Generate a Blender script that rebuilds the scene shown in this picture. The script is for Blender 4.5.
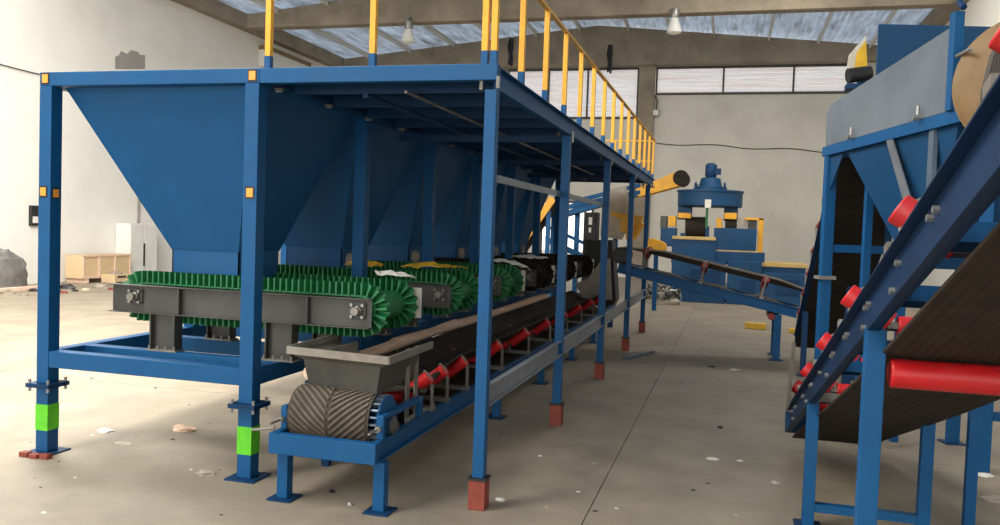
import bpy, math, random
from mathutils import Vector, Matrix
random.seed(7)
for o in list(bpy.data.objects): bpy.data.objects.remove(o)
S = bpy.context.scene
COL = S.collection

# ------------------------------------------------------------------ camera
FPX, YAW, PIT, ROL = 833.87, -0.2699, -0.0415, 0.0349
CAM = Vector((3.2295, -5.0274, 1.80))
_f = Vector((math.sin(YAW)*math.cos(PIT), math.cos(YAW)*math.cos(PIT), math.sin(PIT)))
_r = Vector((math.cos(YAW), -math.sin(YAW), 0)); _u = _r.cross(_f)
R_ = _r*math.cos(ROL)+_u*math.sin(ROL); U_ = -_r*math.sin(ROL)+_u*math.cos(ROL)
cd = bpy.data.cameras.new('camera'); cam = bpy.data.objects.new('camera', cd); COL.objects.link(cam)
cd.sensor_width = 36; cd.lens = FPX/1000*36; cd.clip_start = .05; cd.clip_end = 300
cam.matrix_world = Matrix(((R_.x,U_.x,-_f.x,CAM.x),(R_.y,U_.y,-_f.y,CAM.y),(R_.z,U_.z,-_f.z,CAM.z),(0,0,0,1)))
S.camera = cam
def P(x, y, Y):            # photo pixel -> point on the plane at depth Y
    d = _f + R_*((x-500)/FPX) - U_*((y-262.5)/FPX)
    return CAM + d*((Y-CAM.y)/d.y)

# ------------------------------------------------------------------ light
S.view_settings.view_transform = 'Standard'; S.view_settings.look = 'None'
S.view_settings.gamma = 1; S.view_settings.use_curve_mapping = False
S.view_settings.exposure = 0.0
W = bpy.data.worlds.new('daylight'); S.world = W; W.use_nodes = True
bg = W.node_tree.nodes['Background']; bg.inputs[0].default_value = (1,.985,.95,1); bg.inputs[1].default_value = 2.2
def PD(x, y, t):           # photo pixel at depth t along the view axis
    return CAM + (_f + R_*((x-500)/FPX) - U_*((y-262.5)/FPX))*t
def area(name, loc, target, sx, sy, power, col=(1,.97,.92)):
    l = bpy.data.lights.new(name,'AREA'); l.shape='RECTANGLE'; l.size=sx; l.size_y=sy; l.energy=power; l.color=col
    o = bpy.data.objects.new(name,l); COL.objects.link(o); o.location = loc
    o.rotation_euler = (Vector(target)-Vector(loc)).to_track_quat('-Z','Y').to_euler(); return o
area('gate_daylight', (-4,-14.5,4.0), (-5,10,3.0), 16, 7, 700, (1,.94,.85))
area('left_wall_fill', (-10.2,6,8.8), (-12.4,7,0), 3, 22, 5200, (1,.95,.87))  # added fill under the closed roof, brightens the left wall
area('back_fill', (4.6,16,8.9), (4.6,19,0), 3.0, 6, 700, (1,.94,.84))  # added overhead fill for the back wall and machine, no roof opening
area('front_top_fill', (-3.2,-4,9.5), (-2.2,-2,0), 3.0, 8, 1500, (1,.95,.87))  # added top light above the front bay, no opening in the roof

# ------------------------------------------------------------------ materials
MATS = {}
def mat(name, rgb, rough=.5, metal=0., amp=.12, scale=6., dirt=None, dirt_amt=.0, bump=0., stretch=(1,1,1), emit=0., trans=0., spec=.5):
    m = bpy.data.materials.new(name); m.use_nodes = True; nt = m.node_tree; N = nt.nodes; L = nt.links
    b = N['Principled BSDF']; b.inputs['Roughness'].default_value = rough; b.inputs['Metallic'].default_value = metal; b.inputs['Specular IOR Level'].default_value = spec
    tc = N.new('ShaderNodeTexCoord'); mp = N.new('ShaderNodeMapping'); mp.inputs['Scale'].default_value = stretch
    L.new(tc.outputs['Object'], mp.inputs[0])
    no = N.new('ShaderNodeTexNoise'); no.inputs['Scale'].default_value = scale; no.inputs['Detail'].default_value = 6; no.inputs['Roughness'].default_value=.6
    L.new(mp.outputs[0], no.inputs[0])
    rp = N.new('ShaderNodeValToRGB'); c = rp.color_ramp
    c.elements[0].position=.3; c.elements[1].position=.7
    c.elements[0].color = tuple(x*(1-amp) for x in rgb)+(1,); c.elements[1].color = tuple(min(1,x*(1+amp)) for x in rgb)+(1,)
    L.new(no.outputs[0], rp.inputs[0]); out = rp.outputs[0]
    if dirt:
        n2 = N.new('ShaderNodeTexNoise'); n2.inputs['Scale'].default_value = scale*.37+.3; n2.inputs['Detail'].default_value = 8; n2.inputs['Roughness'].default_value=.7
        L.new(mp.outputs[0], n2.inputs[0])
        r2 = N.new('ShaderNodeValToRGB'); r2.color_ramp.elements[0].position=.48; r2.color_ramp.elements[1].position=.72
        r2.color_ramp.elements[1].color=(dirt_amt,)*3+(1,); r2.color_ramp.elements[0].color=(0,0,0,1)
        L.new(n2.outputs[0], r2.inputs[0])
        mx = N.new('ShaderNodeMix'); mx.data_type='RGBA'
        L.new(r2.outputs[0], mx.inputs[0]); L.new(out, mx.inputs[6]); mx.inputs[7].default_value = tuple(dirt)+(1,)
        out = mx.outputs[2]
    L.new(out, b.inputs['Base Color'])
    if bump:
        bp = N.new('ShaderNodeBump'); bp.inputs['Strength'].default_value = bump; bp.inputs['Distance'].default_value=.02
        L.new(no.outputs[0], bp.inputs['Height']); L.new(bp.outputs[0], b.inputs['Normal'])
    if emit:
        L.new(out, b.inputs['Emission Color']); b.inputs['Emission Strength'].default_value = emit
    if trans:
        tr = N.new('ShaderNodeBsdfTranslucent'); L.new(out, tr.inputs[0]); ms = N.new('ShaderNodeMixShader'); ms.inputs[0].default_value = trans
        L.new(b.outputs[0], ms.inputs[1]); L.new(tr.outputs[0], ms.inputs[2]); L.new(ms.outputs[0], N['Material Output'].inputs[0])
    MATS[name] = m; return m
mat('blue', (.005,.076,.208), .5, spec=.22, amp=.10, scale=3, dirt=(.018,.07,.15), dirt_amt=.35)
mat('machine_blue', (.005,.052,.135), .5, amp=.15, scale=3, spec=.3, dirt=(.02,.05,.1), dirt_amt=.4)
mat('navy', (.004,.034,.098), .5, spec=.22, amp=.15, scale=3, dirt=(.02,.05,.12), dirt_amt=.4)
mat('deep_navy', (.004,.024,.072), .5, amp=.2, scale=3, spec=.3)
mat('scuffed_blue', (.115,.155,.20), .35, .25, amp=.25, scale=2.2, dirt=(.03,.08,.17), dirt_amt=.6)
mat('panel_blue', (.17,.205,.245), .33, .3, amp=.2, scale=1.6, dirt=(.05,.10,.18), dirt_amt=.6)
mat('grey_steel', (.055,.055,.05), .5, .1, amp=.2, scale=5, dirt=(.09,.085,.07), dirt_amt=.4)
mat('raw_steel', (.24,.225,.195), .5, .35, amp=.25, scale=4, dirt=(.10,.07,.045), dirt_amt=.6)
mat('galvanised', (.22,.24,.27), .4, .3, amp=.2, scale=3)
mat('dark_steel', (.13,.12,.10), .5, .3, amp=.25, scale=5)
mat('light_steel', (.30,.30,.28), .35, .6, amp=.15, scale=20)
mat('green_rubber', (.008,.15,.045), .55, amp=.25, scale=12, dirt=(.05,.16,.07), dirt_amt=.4)
mat('black_rubber', (.020,.016,.012), .8, spec=.25, amp=.3, scale=9, dirt=(.045,.034,.025), dirt_amt=.6, bump=.15)
mat('worn_rubber', (.05,.04,.03), .85, amp=.3, scale=8)
mat('dusty_rubber', (.12,.095,.07), .8, amp=.3, scale=8, dirt=(.06,.05,.04), dirt_amt=.6, bump=.2)
m_ = mat('ribbed_rubber', (.034,.026,.019), .8, spec=.2, amp=.3, scale=9)
_n=m_.node_tree.nodes; _w=_n.new('ShaderNodeTexWave'); _w.bands_direction='X'; _w.inputs['Scale'].default_value=9; _w.inputs['Distortion'].default_value=.6
_tc=_n.new('ShaderNodeTexCoord'); m_.node_tree.links.new(_tc.outputs['Object'],_w.inputs[0])
_b=_n.new('ShaderNodeBump'); _b.inputs['Strength'].default_value=.7; _b.inputs['Distance'].default_value=.01
m_.node_tree.links.new(_w.outputs['Fac'],_b.inputs['Height']); m_.node_tree.links.new(_b.outputs[0],_n['Principled BSDF'].inputs['Normal'])
mat('dark_metal', (.02,.02,.022), .5, .2, amp=.3, scale=10)
mat('red', (.55,.010,.014), .4, amp=.12, scale=6, dirt=(.3,.03,.03), dirt_amt=.4)
mat('dark_red', (.22,.018,.016), .55, amp=.2, scale=8)
mat('brick_red', (.24,.045,.026), .7, amp=.2, scale=10, dirt=(.12,.03,.02), dirt_amt=.6)
mat('yellow', (.75,.36,.012), .45, amp=.10, scale=8, dirt=(.5,.25,.03), dirt_amt=.5)
mat('orange', (.85,.33,.04), .5, amp=.15, scale=40)
mat('lime', (.10,.55,.012), .5, amp=.12, scale=20, dirt=(.06,.3,.02), dirt_amt=.6)
mat('wood', (.74,.52,.39), .75, amp=.18, scale=5, stretch=(6,.6,6), dirt=(.45,.28,.18), dirt_amt=.5)
mat('plywood', (.62,.46,.27), .7, amp=.10, scale=4, stretch=(1,1,5))
mat('white_paint', (.74,.73,.68), .5, amp=.05, scale=3)
mat('plastic_white', (.7,.68,.62), .45, amp=.15, scale=9)
mat('plastic_yellow', (.75,.45,.03), .4, amp=.15, scale=9)
mat('tarp', (.17,.165,.155), .6, amp=.3, scale=5, bump=.5)
mat('hose', (.07,.06,.05), .6)
mat('ledge', (.50,.34,.12), .6, amp=.15, scale=5)
mat('tan', (.22,.135,.055), .6, amp=.2, scale=3, dirt=(.14,.08,.03), dirt_amt=.6)
mat('beige', (.36,.32,.26), .8, amp=.2, scale=4, bump=.2)
mat('rubble', (.30,.25,.19), .9, amp=.4, scale=20)
mat('wall_white', (.80,.785,.73), .85, amp=.035, scale=.7, dirt=(.66,.63,.55), dirt_amt=.35)
mat('wall_grey', (.66,.63,.56), .9, amp=.05, scale=.8, dirt=(.47,.44,.38), dirt_amt=.5)
mat('patch_grey', (.33,.31,.29), .9, amp=.1, scale=2)
mat('concrete_beam', (.30,.25,.185), .9, amp=.22, scale=1.1, dirt=(.16,.13,.095), dirt_amt=.7, bump=.1)
mat('roof_sheet', (.66,.73,.82), .38, .0, amp=.2, scale=2.2, stretch=(3,.5,1), dirt=(.22,.23,.25), dirt_amt=.7, trans=.44)  # translucency added so daylight from above brightens the sheet and hall
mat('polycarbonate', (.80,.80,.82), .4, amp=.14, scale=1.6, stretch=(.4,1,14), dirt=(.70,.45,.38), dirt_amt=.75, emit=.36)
mat('floor', (.268,.224,.166), .6, amp=.2, scale=1.6, dirt=(.15,.13,.105), dirt_amt=.55, bump=.03)
mat('joint', (.20,.168,.128), .9)
mat('bulb', (.75,.72,.66), .3, amp=.03)

# ------------------------------------------------------------------ mesh helpers
def wloc(o):
    v = Vector((0,0,0))
    while o: v += o.location; o = o.parent
    return v
class MB:
    def __init__(s, T=None): s.v=[]; s.f=[]; s.T=T
    def add(s, vs, fs):
        k=len(s.v)
        for p in vs:
            p=Vector(p); s.v.append(s.T(p) if s.T else p)
        s.f += [tuple(k+i for i in f) for f in fs]; return s
    def box(s,x0,x1,y0,y1,z0,z1):
        return s.add([(x0,y0,z0),(x1,y0,z0),(x1,y1,z0),(x0,y1,z0),(x0,y0,z1),(x1,y0,z1),(x1,y1,z1),(x0,y1,z1)],
            [(0,3,2,1),(4,5,6,7),(0,1,5,4),(1,2,6,5),(2,3,7,6),(3,0,4,7)])
    def bar(s,p,q,w,h,up=(0,0,1)):
        p=Vector(p);q=Vector(q);d=(q-p).normalized();up=Vector(up)
        if abs(d.dot(up))>.98: up=Vector((1,0,0))
        a=d.cross(up).normalized()*w/2; b=a.normalized().cross(d).normalized()*h/2
        vs=[e+i*a+j*b for e in (p,q) for i,j in ((-1,-1),(1,-1),(1,1),(-1,1))]
        return s.add(vs,[(0,3,2,1),(4,5,6,7),(0,1,5,4),(1,2,6,5),(2,3,7,6),(3,0,4,7)])
    def tube(s,p,q,r,n=12,r2=None,cap=True):
        p=Vector(p);q=Vector(q);d=(q-p).normalized();u=Vector((0,0,1)) if abs(d.z)<.9 else Vector((1,0,0))
        a=d.cross(u).normalized();b=a.cross(d); r2=r if r2 is None else r2
        vs=[e+(a*math.cos(t)+b*math.sin(t))*rr for e,rr in ((p,r),(q,r2)) for t in [2*math.pi*i/n for i in range(n)]]
        fs=[(i,(i+1)%n,n+(i+1)%n,n+i) for i in range(n)]
        if cap: fs+=[tuple(range(n-1,-1,-1)),tuple(range(n,2*n))]
        return s.add(vs,fs)
    def path(s,pts,r,n=8):
        pts=[Vector(p) for p in pts]; rings=[]
        for i,p in enumerate(pts):
            d=(pts[min(i+1,len(pts)-1)]-pts[max(i-1,0)]).normalized(); u=Vector((0,0,1)) if abs(d.z)<.9 else Vector((1,0,0))
            a=d.cross(u).normalized();b=a.cross(d)
            rings.append([p+(a*math.cos(2*math.pi*k/n)+b*math.sin(2*math.pi*k/n))*r for k in range(n)])
        vs=[v for g in rings for v in g]
        fs=[(i*n+k,i*n+(k+1)%n,(i+1)*n+(k+1)%n,(i+1)*n+k) for i in range(len(pts)-1) for k in range(n)]
        fs+=[tuple(range(n-1,-1,-1)),tuple(range((len(pts)-1)*n,len(pts)*n))]
        return s.add(vs,fs)
    def lathe(s,p,d,prof,n=24):                # prof: (along, radius)
        p=Vector(p);d=Vector(d).normalized();u=Vector((0,0,1)) if abs(d.z)<.9 else Vector((1,0,0))
        a=d.cross(u).normalized();b=a.cross(d)
        vs=[p+d*h+(a*math.cos(2*math.pi*k/n)+b*math.sin(2*math.pi*k/n))*r for h,r in prof for k in range(n)]
        fs=[(i*n+k,i*n+(k+1)%n,(i+1)*n+(k+1)%n,(i+1)*n+k) for i in range(len(prof)-1) for k in range(n)]
        fs+=[tuple(range(n-1,-1,-1)),tuple(range((len(prof)-1)*n,len(prof)*n))]
        return s.add(vs,fs)
    def prism(s,pts,ext):                      # planar polygon extruded by a vector
        n=len(pts);e=Vector(ext)
        vs=[Vector(p) for p in pts]+[Vector(p)+e for p in pts]
        return s.add(vs,[tuple(range(n-1,-1,-1)),tuple(range(n,2*n))]+[(i,(i+1)%n,n+(i+1)%n,n+i) for i in range(n)])
    def plate(s,pts,t=.008):
        a,b,c=[Vector(p) for p in pts[:3]]; return s.prism(pts,(b-a).cross(c-b).normalized()*t)
    def channel(s,p,q,h,fl,out,up=(0,0,1),t=.008): # C section: web at p-q line (centre), flanges towards out
        p=Vector(p);q=Vector(q);out=Vector(out).normalized();up=Vector(up).normalized()
        def bx(o0,o1,u0,u1):
            vs=[e+out*o+up*u for e in (p,q) for o,u in ((o0,u0),(o1,u0),(o1,u1),(o0,u1))]
            s.add(vs,[(0,3,2,1),(4,5,6,7),(0,1,5,4),(1,2,6,5),(2,3,7,6),(3,0,4,7)])
        bx(0,t,-h/2,h/2); bx(t,fl,-h/2,-h/2+t); bx(t,fl,h/2-t,h/2); return s
    def sheet(s,rows,t=.01,nrm=None):          # rows of points -> closed thin slab
        m=len(rows);n=len(rows[0]); R=[[Vector(p) for p in r] for r in rows]
        def N(i,j):
            if nrm: return Vector(nrm)
            a=R[min(i+1,m-1)][j]-R[max(i-1,0)][j]; b=R[i][min(j+1,n-1)]-R[i][max(j-1,0)]
            return a.cross(b).normalized()
        vs=[R[i][j] for i in range(m) for j in range(n)]+[R[i][j]-N(i,j)*t for i in range(m) for j in range(n)]
        k=m*n; fs=[]
        for i in range(m-1):
            for j in range(n-1):
                a=i*n+j; fs.append((a,a+n,a+n+1,a+1)); fs.append((k+a,k+a+1,k+a+n+1,k+a+n))
        for j in range(n-1): fs.append((j,j+1,k+j+1,k+j)); a=(m-1)*n+j; fs.append((a+1,a,k+a,k+a+1))
        for i in range(m-1): a=i*n; fs.append((a+n,a,k+a,k+a+n)); a=i*n+n-1; fs.append((a,a+n,k+a+n,k+a))
        return s.add(vs,fs)
    def build(s,name,m,parent=None,bev=0,smooth=False,kind=None,local=False,label=None):
        off = Vector((0,0,0)) if (parent is None or local) else wloc(parent)
        me=bpy.data.meshes.new(name); me.from_pydata([v-off for v in s.v],[],s.f); me.materials.append(MATS[m])
        if smooth:
            for p in me.polygons: p.use_smooth=True
            try: me.set_sharp_from_angle(angle=math.radians(40))
            except Exception: pass
        me.update(); o=bpy.data.objects.new(name,me); COL.objects.link(o)
        if parent: o.parent=parent
        if bev:
            b=o.modifiers.new('bevel','BEVEL'); b.width=bev; b.segments=2; b.limit_method='ANGLE'
        if kind: o['kind']=kind
        if label: o['label']=label
        return o
def tag(o,label,cat,group=None):
    o['label']=label; o['category']=cat
    if group: o['group']=group
    return o
def thing(name,label,cat,loc=(0,0,0),group=None):
    o=bpy.data.objects.new(name,None); COL.objects.link(o); o.location=loc; o.empty_display_size=.1
    return tag(o,label,cat,group)
def cp(o,parent,off=(0,0,0)):
    c=o.copy(); COL.objects.link(c); c.parent=parent; c.location=o.location+Vector(off)
    for ch in o.children: cp(ch,c)
    return c
def struct(o): o['kind']='structure'; return o
def bolt(m,p,d,r=.012,h=.02): m.tube(p,Vector(p)+Vector(d)*h,r,6)

# ------------------------------------------------------------------ the hall
XL,XR,YB,YF = -13.5,9.1,28.3,-15.5
ZE,ZR,XM = 8.85,9.97,-2.2
fl = struct(MB().box(XL-.3,XR+.3,YF,YB+.3,-.3,-.02).build('floor','joint'))
xs=[XL-.25]+[2.42+6.2*k for k in (-2,-1,0)]+[8.62]+[XR+.25]
ys=[YF,-11.2,-4.4,2.43,9.3,16.1,22.9,YB+.25]
for i in range(len(xs)-1):
    for j in range(len(ys)-1):
        g=.0035
        MB().box(xs[i]+g,xs[i+1]-g,ys[j]+g,ys[j+1]-g,-.02,0).build('floor_slab','floor',fl)
wl=MB().box(XL-.3,XL,YF,YB+.3,0,ZE).build('wall_left','wall_white'); struct(wl)
struct(MB().box(XR,XR+.3,YF,YB+.3,0,ZE).build('wall_right','wall_white'))
# back wall with window strips and an open doorway
DX0,DX1,DZ=-4.3,-2.25,2.9
wz0,wz1=7.25,8.27
wb=MB()
wb.box(XL,-6.6,YB,YB+.3,0,ZE-.2).box(-6.6,DX0,YB,YB+.3,0,6.3).box(DX0,DX1,YB,YB+.3,DZ,6.3).box(DX1,-.53,YB,YB+.3,0,6.3)
wb.box(-.53,.06,YB,YB+.3,0,ZE-.2).box(.06,7.55,YB,YB+.3,0,wz0).box(7.55,XR,YB,YB+.3,0,ZE-.2).box(-6.6,-.53,YB,YB+.3,wz1,ZE-.2).box(.06,7.55,YB,YB+.3,wz1,ZE-.2)
struct(wb.build('wall_back','wall_grey'))
struct(MB().box(-.55,.07,YB-.25,YB+.02,0,8.4).build('trim_1','concrete_beam',bev=.02))      # pilaster
struct(MB().box(-6.55,-5.95,YB-.25,YB+.02,0,8.4).build('trim_2','concrete_beam',bev=.02))
def window(n,x0,x1,z0,z1,cuts):
    fr=MB()
    e=[x0]+cuts+[x1]
    for a in e: fr.box(a-.035,a+.035,YB-.02,YB+.12,z0,z1)
    fr.box(x0,x1,YB-.02,YB+.12,z0-.05,z0+.05).box(x0,x1,YB-.02,YB+.12,z1-.05,z1+.05)
    w=struct(fr.build('window_%d'%n,'grey_steel'))
    for a,b in zip(e[:-1],e[1:]):
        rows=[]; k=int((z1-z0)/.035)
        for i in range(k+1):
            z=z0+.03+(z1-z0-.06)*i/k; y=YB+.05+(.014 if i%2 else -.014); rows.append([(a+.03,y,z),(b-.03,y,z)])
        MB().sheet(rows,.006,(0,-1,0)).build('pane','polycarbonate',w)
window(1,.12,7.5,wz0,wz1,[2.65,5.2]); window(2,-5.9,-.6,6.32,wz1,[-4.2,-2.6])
dm=MB(); dm.box(DX0-.1,DX0,YB-.05,YB+.3,0,DZ+.1).box(DX1,DX1+.1,YB-.05,YB+.3,0,DZ+.1).box(DX0,DX1,YB-.05,YB+.3,DZ,DZ+.1)
struct(dm.build('door_1','grey_steel'))
struct(MB().box(-30,30,YB+.3,YB+40,-.3,-.02).build('ground_outside','floor'))
# concrete portal beams, eave beams, roof
def zroof(x): return ZR-(ZR-ZE)*abs(x-XM)/(XR-XM)
def girder(name,y0,y1,zb=8.36):
    pts=[(XL,y0,zb),(XR,y0,zb),(XR,y0,zroof(XR)-.06),(XM,y0,ZR-.06),(XL,y0,zroof(XL)-.06)]
    return struct(MB().prism(pts,(0,y1-y0,0)).build(name,'concrete_beam',bev=.02))
girder('trim_3',27.95,28.3,8.33); girder('trim_4',20.5,20.95); girder('trim_5',12.9,13.35); girder('trim_6',5.2,5.65)
struct(MB().box(XL-.02,XL+.35,YF,YB,8.35,8.85).build('trim_7','concrete_beam',bev=.02))
struct(MB().box(XR-.35,XR+.02,YF,YB,8.35,8.85).build('trim_8','concrete_beam',bev=.02))
ce=MB()
for a,b in ((XL-.3,XM),(XM,XR+.3)):
    n=int((b-a)/.09); 
    row=[]
    for i in range(n+1):
        x=a+(b-a)*i/n; row.append((x,zroof(x)+.03+(.022 if i%2 else -.022)))
    ce.sheet([[(x,YF,z) for x,z in row],[(x,YB+.3,z) for x,z in row]],.01,(0,0,-1))
ro=struct(ce.build('ceiling','roof_sheet'))
pm=MB().channel((0,YF,0),(0,YB-.02,0),.2,.07,(1,0,0)); first=None
for k,x in enumerate([-11.98,-10.1,-8.17,-6.4,-4.7,-2.94,-1.04,.58,2.2,4.2,5.94,7.7]):
    if first is None:
        first=pm.build('purlin','white_paint',ro); o=first
    else: o=first.copy(); COL.objects.link(o); o.parent=ro
    o.location=(x,0,zroof(x)-.11)
# things on the walls
tag(MB().path([P(656,143,YB-.03)+Vector((0,0,.02*math.sin(i*1.7))) if i==0 else P(656+i*11,143+.55*i+1.2*math.sin(i*.9),YB-.03) for i in range(18)],.018,6).build('wall_cable','dark_metal'),'dark cable running level along the bare grey back wall','cable')
tag(MB().path([Vector((XL+.04,8.6+.45*i,5.38-.0-.09*math.sin(math.pi*min(i/14,1))*2)) for i in range(15)],.014,6).build('wall_cable','dark_metal'),'thin dark cable sagging across the white left wall','cable')
pp=[P(x,y,24) for x,y in ()]
def on_left(x,y,dx=.03):
    d=_f+R_*((x-500)/FPX)-U_*((y-262.5)/FPX); return CAM+d*((XL+dx-CAM.x)/d.x)
pts=[on_left(x,y,.004) for x,y in [(115,69),(115,57),(119,55),(121,51),(127,54),(131,50),(138,52),(140,55),(145,55),(145,69)]]
MB().prism(pts,(.006,0,0)).build('plaster_patch','patch_grey',wl)
b=thing('switch_box','small dark switch box fixed to white left wall','switch box',(XL,11.83,1.5))
MB().box(XL,XL+.09,11.7,11.95,1.45,1.95).build('case','dark_metal',b,bev=.01); MB().box(XL+.09,XL+.1,11.74,11.9,1.52,1.68).build('cover_plate','plastic_white',b)
for x,y in ((610,57),(511,50)):
    p=P(x,y,27.9); m=MB()
    for k in range(5): m.path([p+Vector((.05*math.sin(k*2),-.03-.02*k,.45)),p+Vector((.09*math.sin(k*2.3),-.06,.1)),p+Vector((.06*math.cos(k*3),-.05,-.45-.05*k))],.045,6)
    tag(m.build('cable_bundle','dark_metal'),'short black cable bundle hanging on concrete end beam','cable','black bundles on the end beam')
wlm=thing('wall_lamp','small grey wall lamp on bracket pipe beside the back wall pilaster','lamp',(.2,YB,6.3))
p=P(656,113,YB-.25); MB().box(p.x-.12,p.x+.12,YB-.35,YB-.12,p.z-.12,p.z+.12).build('housing','light_steel',wlm,bev=.02)
MB().path([(p.x,YB-.2,p.z),(p.x+.02,YB-.15,p.z+.5),(p.x-.1,YB-.03,p.z+.75)],.025,6).build('bracket_pipe','dark_metal',wlm); MB().box(p.x-.1,p.x+.1,YB-.36,YB-.35,p.z-.1,p.z+.1).build('lens','bulb',wlm)
# high bay lamps under the portal beam
def lamp(x,y,z,label):
    t=thing('high_bay_lamp',label,'lamp',(x,y,z))
    MB().tube((x,y,8.5),(x,y,z+.42),.02,8).build('stem','light_steel',t)
    MB().box(x-.04,x+.04,y-.03,20.51,8.44,8.50).build('hanger_bracket','light_steel',t)
    MB().lathe((x,y,z+.12),(0,0,1),[(0,.10),(.1,.14),(.28,.13),(.32,.05)],20).build('housing','light_steel',t,smooth=True)
    MB().lathe((x,y,z-.28),(0,0,1),[(0,.21),(.10,.21),(.34,.13),(.42,.11)],24).build('lamp_shade','white_paint',t,smooth=True)
    MB().lathe((x,y,z-.33),(0,0,1),[(0,.10),(.03,.16),(.05,.19)],24).build('lens','bulb',t,smooth=True)
lamp(-7.11,20.3,7.95,'white bell lamp hanging from concrete beam beside grey roof valley, above the hoppers')
lamp(1.31,20.3,8.02,'white bell lamp hanging from concrete beam above the pilaster and window strip')

# ------------------------------------------------------------------ bin frame
BAY=1.725; NB=6; PW=.107
fr=thing('bin_frame','blue square tube frame on green-banded feet carrying the row of hoppers','frame',(0,0,0))
def post(x,y,hung=False):
    if hung: return MB().box(x,x+PW,y,y+PW,.65,2.72).build('post','blue',fr,bev=.004)
    p=MB().box(x,x+PW,y,y+PW,.53,2.72).build('post','blue',fr,bev=.004)
    MB().box(x,x+PW,y,y+PW,.012,.50).build('foot','blue',p,bev=.004)
    MB().box(x-.002,x+PW+.002,y-.002,y+PW+.002,.175,.37).build('paint_band','lime',p,label='bright green painted band')
    MB().box(x-.05,x+PW+.05,y-.05,y+PW+.05,.500,.514).build('flange','navy',p); MB().box(x-.05,x+PW+.05,y-.05,y+PW+.05,.516,.53).build('flange','navy',p)
    m=MB()
    for i in (-.03,PW+.03):
        for j in (-.03,PW+.03): m.tube((x+i,y+j,.47),(x+i,y+j,.56),.011,6)
    m.build('bolts','light_steel',p,kind='stuff')
    MB().box(x-.06,x+PW+.06,y-.06,y+PW+.06,0,.012).build('base_plate','navy',p)
    return p
def sticker(x,y,z,par,side=False):
    if side: a=MB().box(x,x+.003,y-.034,y+.034,z-.042,z+.042).build('reflector_backing','dark_metal',par); MB().box(x+.003,x+.006,y-.025,y+.025,z-.03,z+.03).build('reflector','orange',a)
    else: a=MB().box(x-.034,x+.034,y-.003,y,z-.042,z+.042).build('reflector_backing','dark_metal',par); MB().box(x-.025,x+.025,y-.006,y-.003,z-.03,z+.03).build('reflector','orange',a)
for i in range(NB+1):
    for x in (-1.711,0.):
        p=post(x,i*BAY,x<0 and i in (1,2,3))
        if i==0:
            if x<0: sticker(x+.045,0,1.95,p); sticker(x+PW,.05,1.94,p,True)
            else: sticker(x+.055,0,1.98,p)
YE=NB*BAY+PW
tb=MB().box(-1.711,PW,0,PW,2.722,2.822).build('top_beam','blue',fr,bev=.004)
sticker(-1.66,0,2.775,tb); sticker(.055,0,2.772,tb)
for i in range(1,NB+1): MB().box(-1.711+PW,0,i*BAY,i*BAY+PW,2.722,2.81).build('top_beam','blue',fr,bev=.004)
for x in (-1.711,0.): MB().box(x,x+PW,PW,YE,2.722,2.822).build('top_beam','blue',fr,bev=.004)
MB().box(-1.711+PW,0,.003,.103,.65,.772).build('lower_beam','blue',fr,bev=.004)
for x in (-1.711,0.):
    for i in range(NB): MB().box(x+.003,x+PW-.003,i*BAY+PW,(i+1)*BAY,.65,.772).build('lower_beam','blue',fr,bev=.004)
for i in range(NB):
    for y in (.36,1.10): MB().box(-1.711+PW,0,i*BAY+y,i*BAY+y+.1,.652,.772).build('feeder_beam','blue',fr,bev=.004)
m=MB()
for k in range(14): m.tube((PW,.22+.745*k,2.705),(PW+.05,.22+.745*k,2.705),.014,6); m.box(PW,PW+.06,.19+.745*k,.25+.745*k,2.712,2.72)
m.build('bolts','light_steel',fr,kind='stuff')
for (x,y,s) in ((-1.74,-.105,.05),(-1.65,-.11,.04),(-1.565,-.10,.05)):
    tag(MB().box(x,x+.075,y-.02,y+.035,0,.011+s*.5).build('brick_shim','brick_red',bev=.005),'small red brick shim at foot of outer green-banded post','brick','red shims under the outer post')

# ------------------------------------------------------------------ hoppers
ORD=['first','second','third','fourth','fifth','last']
def hopper(y0,label):
    t=thing('hopper',label,'hopper',(-.8,y0+.86,1.36),'hoppers in the bin frame')
    x0,x1,ya,yb,zt=-1.592,-.012,y0+.119,y0+1.712,2.74
    a0,a1,c0,c1,zo=-.95,-.36,y0+.53,y0+1.10,1.55
    MB().plate([(x0,ya,zt),(x1,ya,zt),(a1,c0,zo),(a0,c0,zo)],-.008).build('front_panel','blue',t)
    MB().plate([(x1,yb,zt),(x0,yb,zt),(a0,c1,zo),(a1,c1,zo)],-.008).build('back_panel','blue',t)
    MB().plate([(x1,ya,zt),(x1,yb,zt),(a1,c1,zo),(a1,c0,zo)],-.008).build('side_panel','blue',t)
    MB().plate([(x0,yb,zt),(x0,ya,zt),(a0,c0,zo),(a0,c1,zo)],-.008).build('side_panel','blue',t)
    m=MB(); w=.01
    m.box(a0,a1,c0,c0+w,1.33,zo).box(a0,a1,c1-w,c1,1.33,zo).box(a0,a0+w,c0,c1,1.33,zo).box(a1-w,a1,c0,c1,1.33,zo)
    ch=m.build('chute','blue',t)
    MB().lathe((a1,c0+.16,1.43),(1,0,0),[(0,.075),(.03,.075),(.05,.06)],18).build('inspection_cap','beige',ch,smooth=True)
for i in range(NB):
    hopper(i*BAY,['tapered blue steel hopper standing first in the row, beside the reflector posts','tapered blue steel hopper standing second in the row, behind the foremost hopper'][i] if i<2 else 'tapered blue steel hopper standing %s in the row under the walkway edge'%ORD[i])

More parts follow.
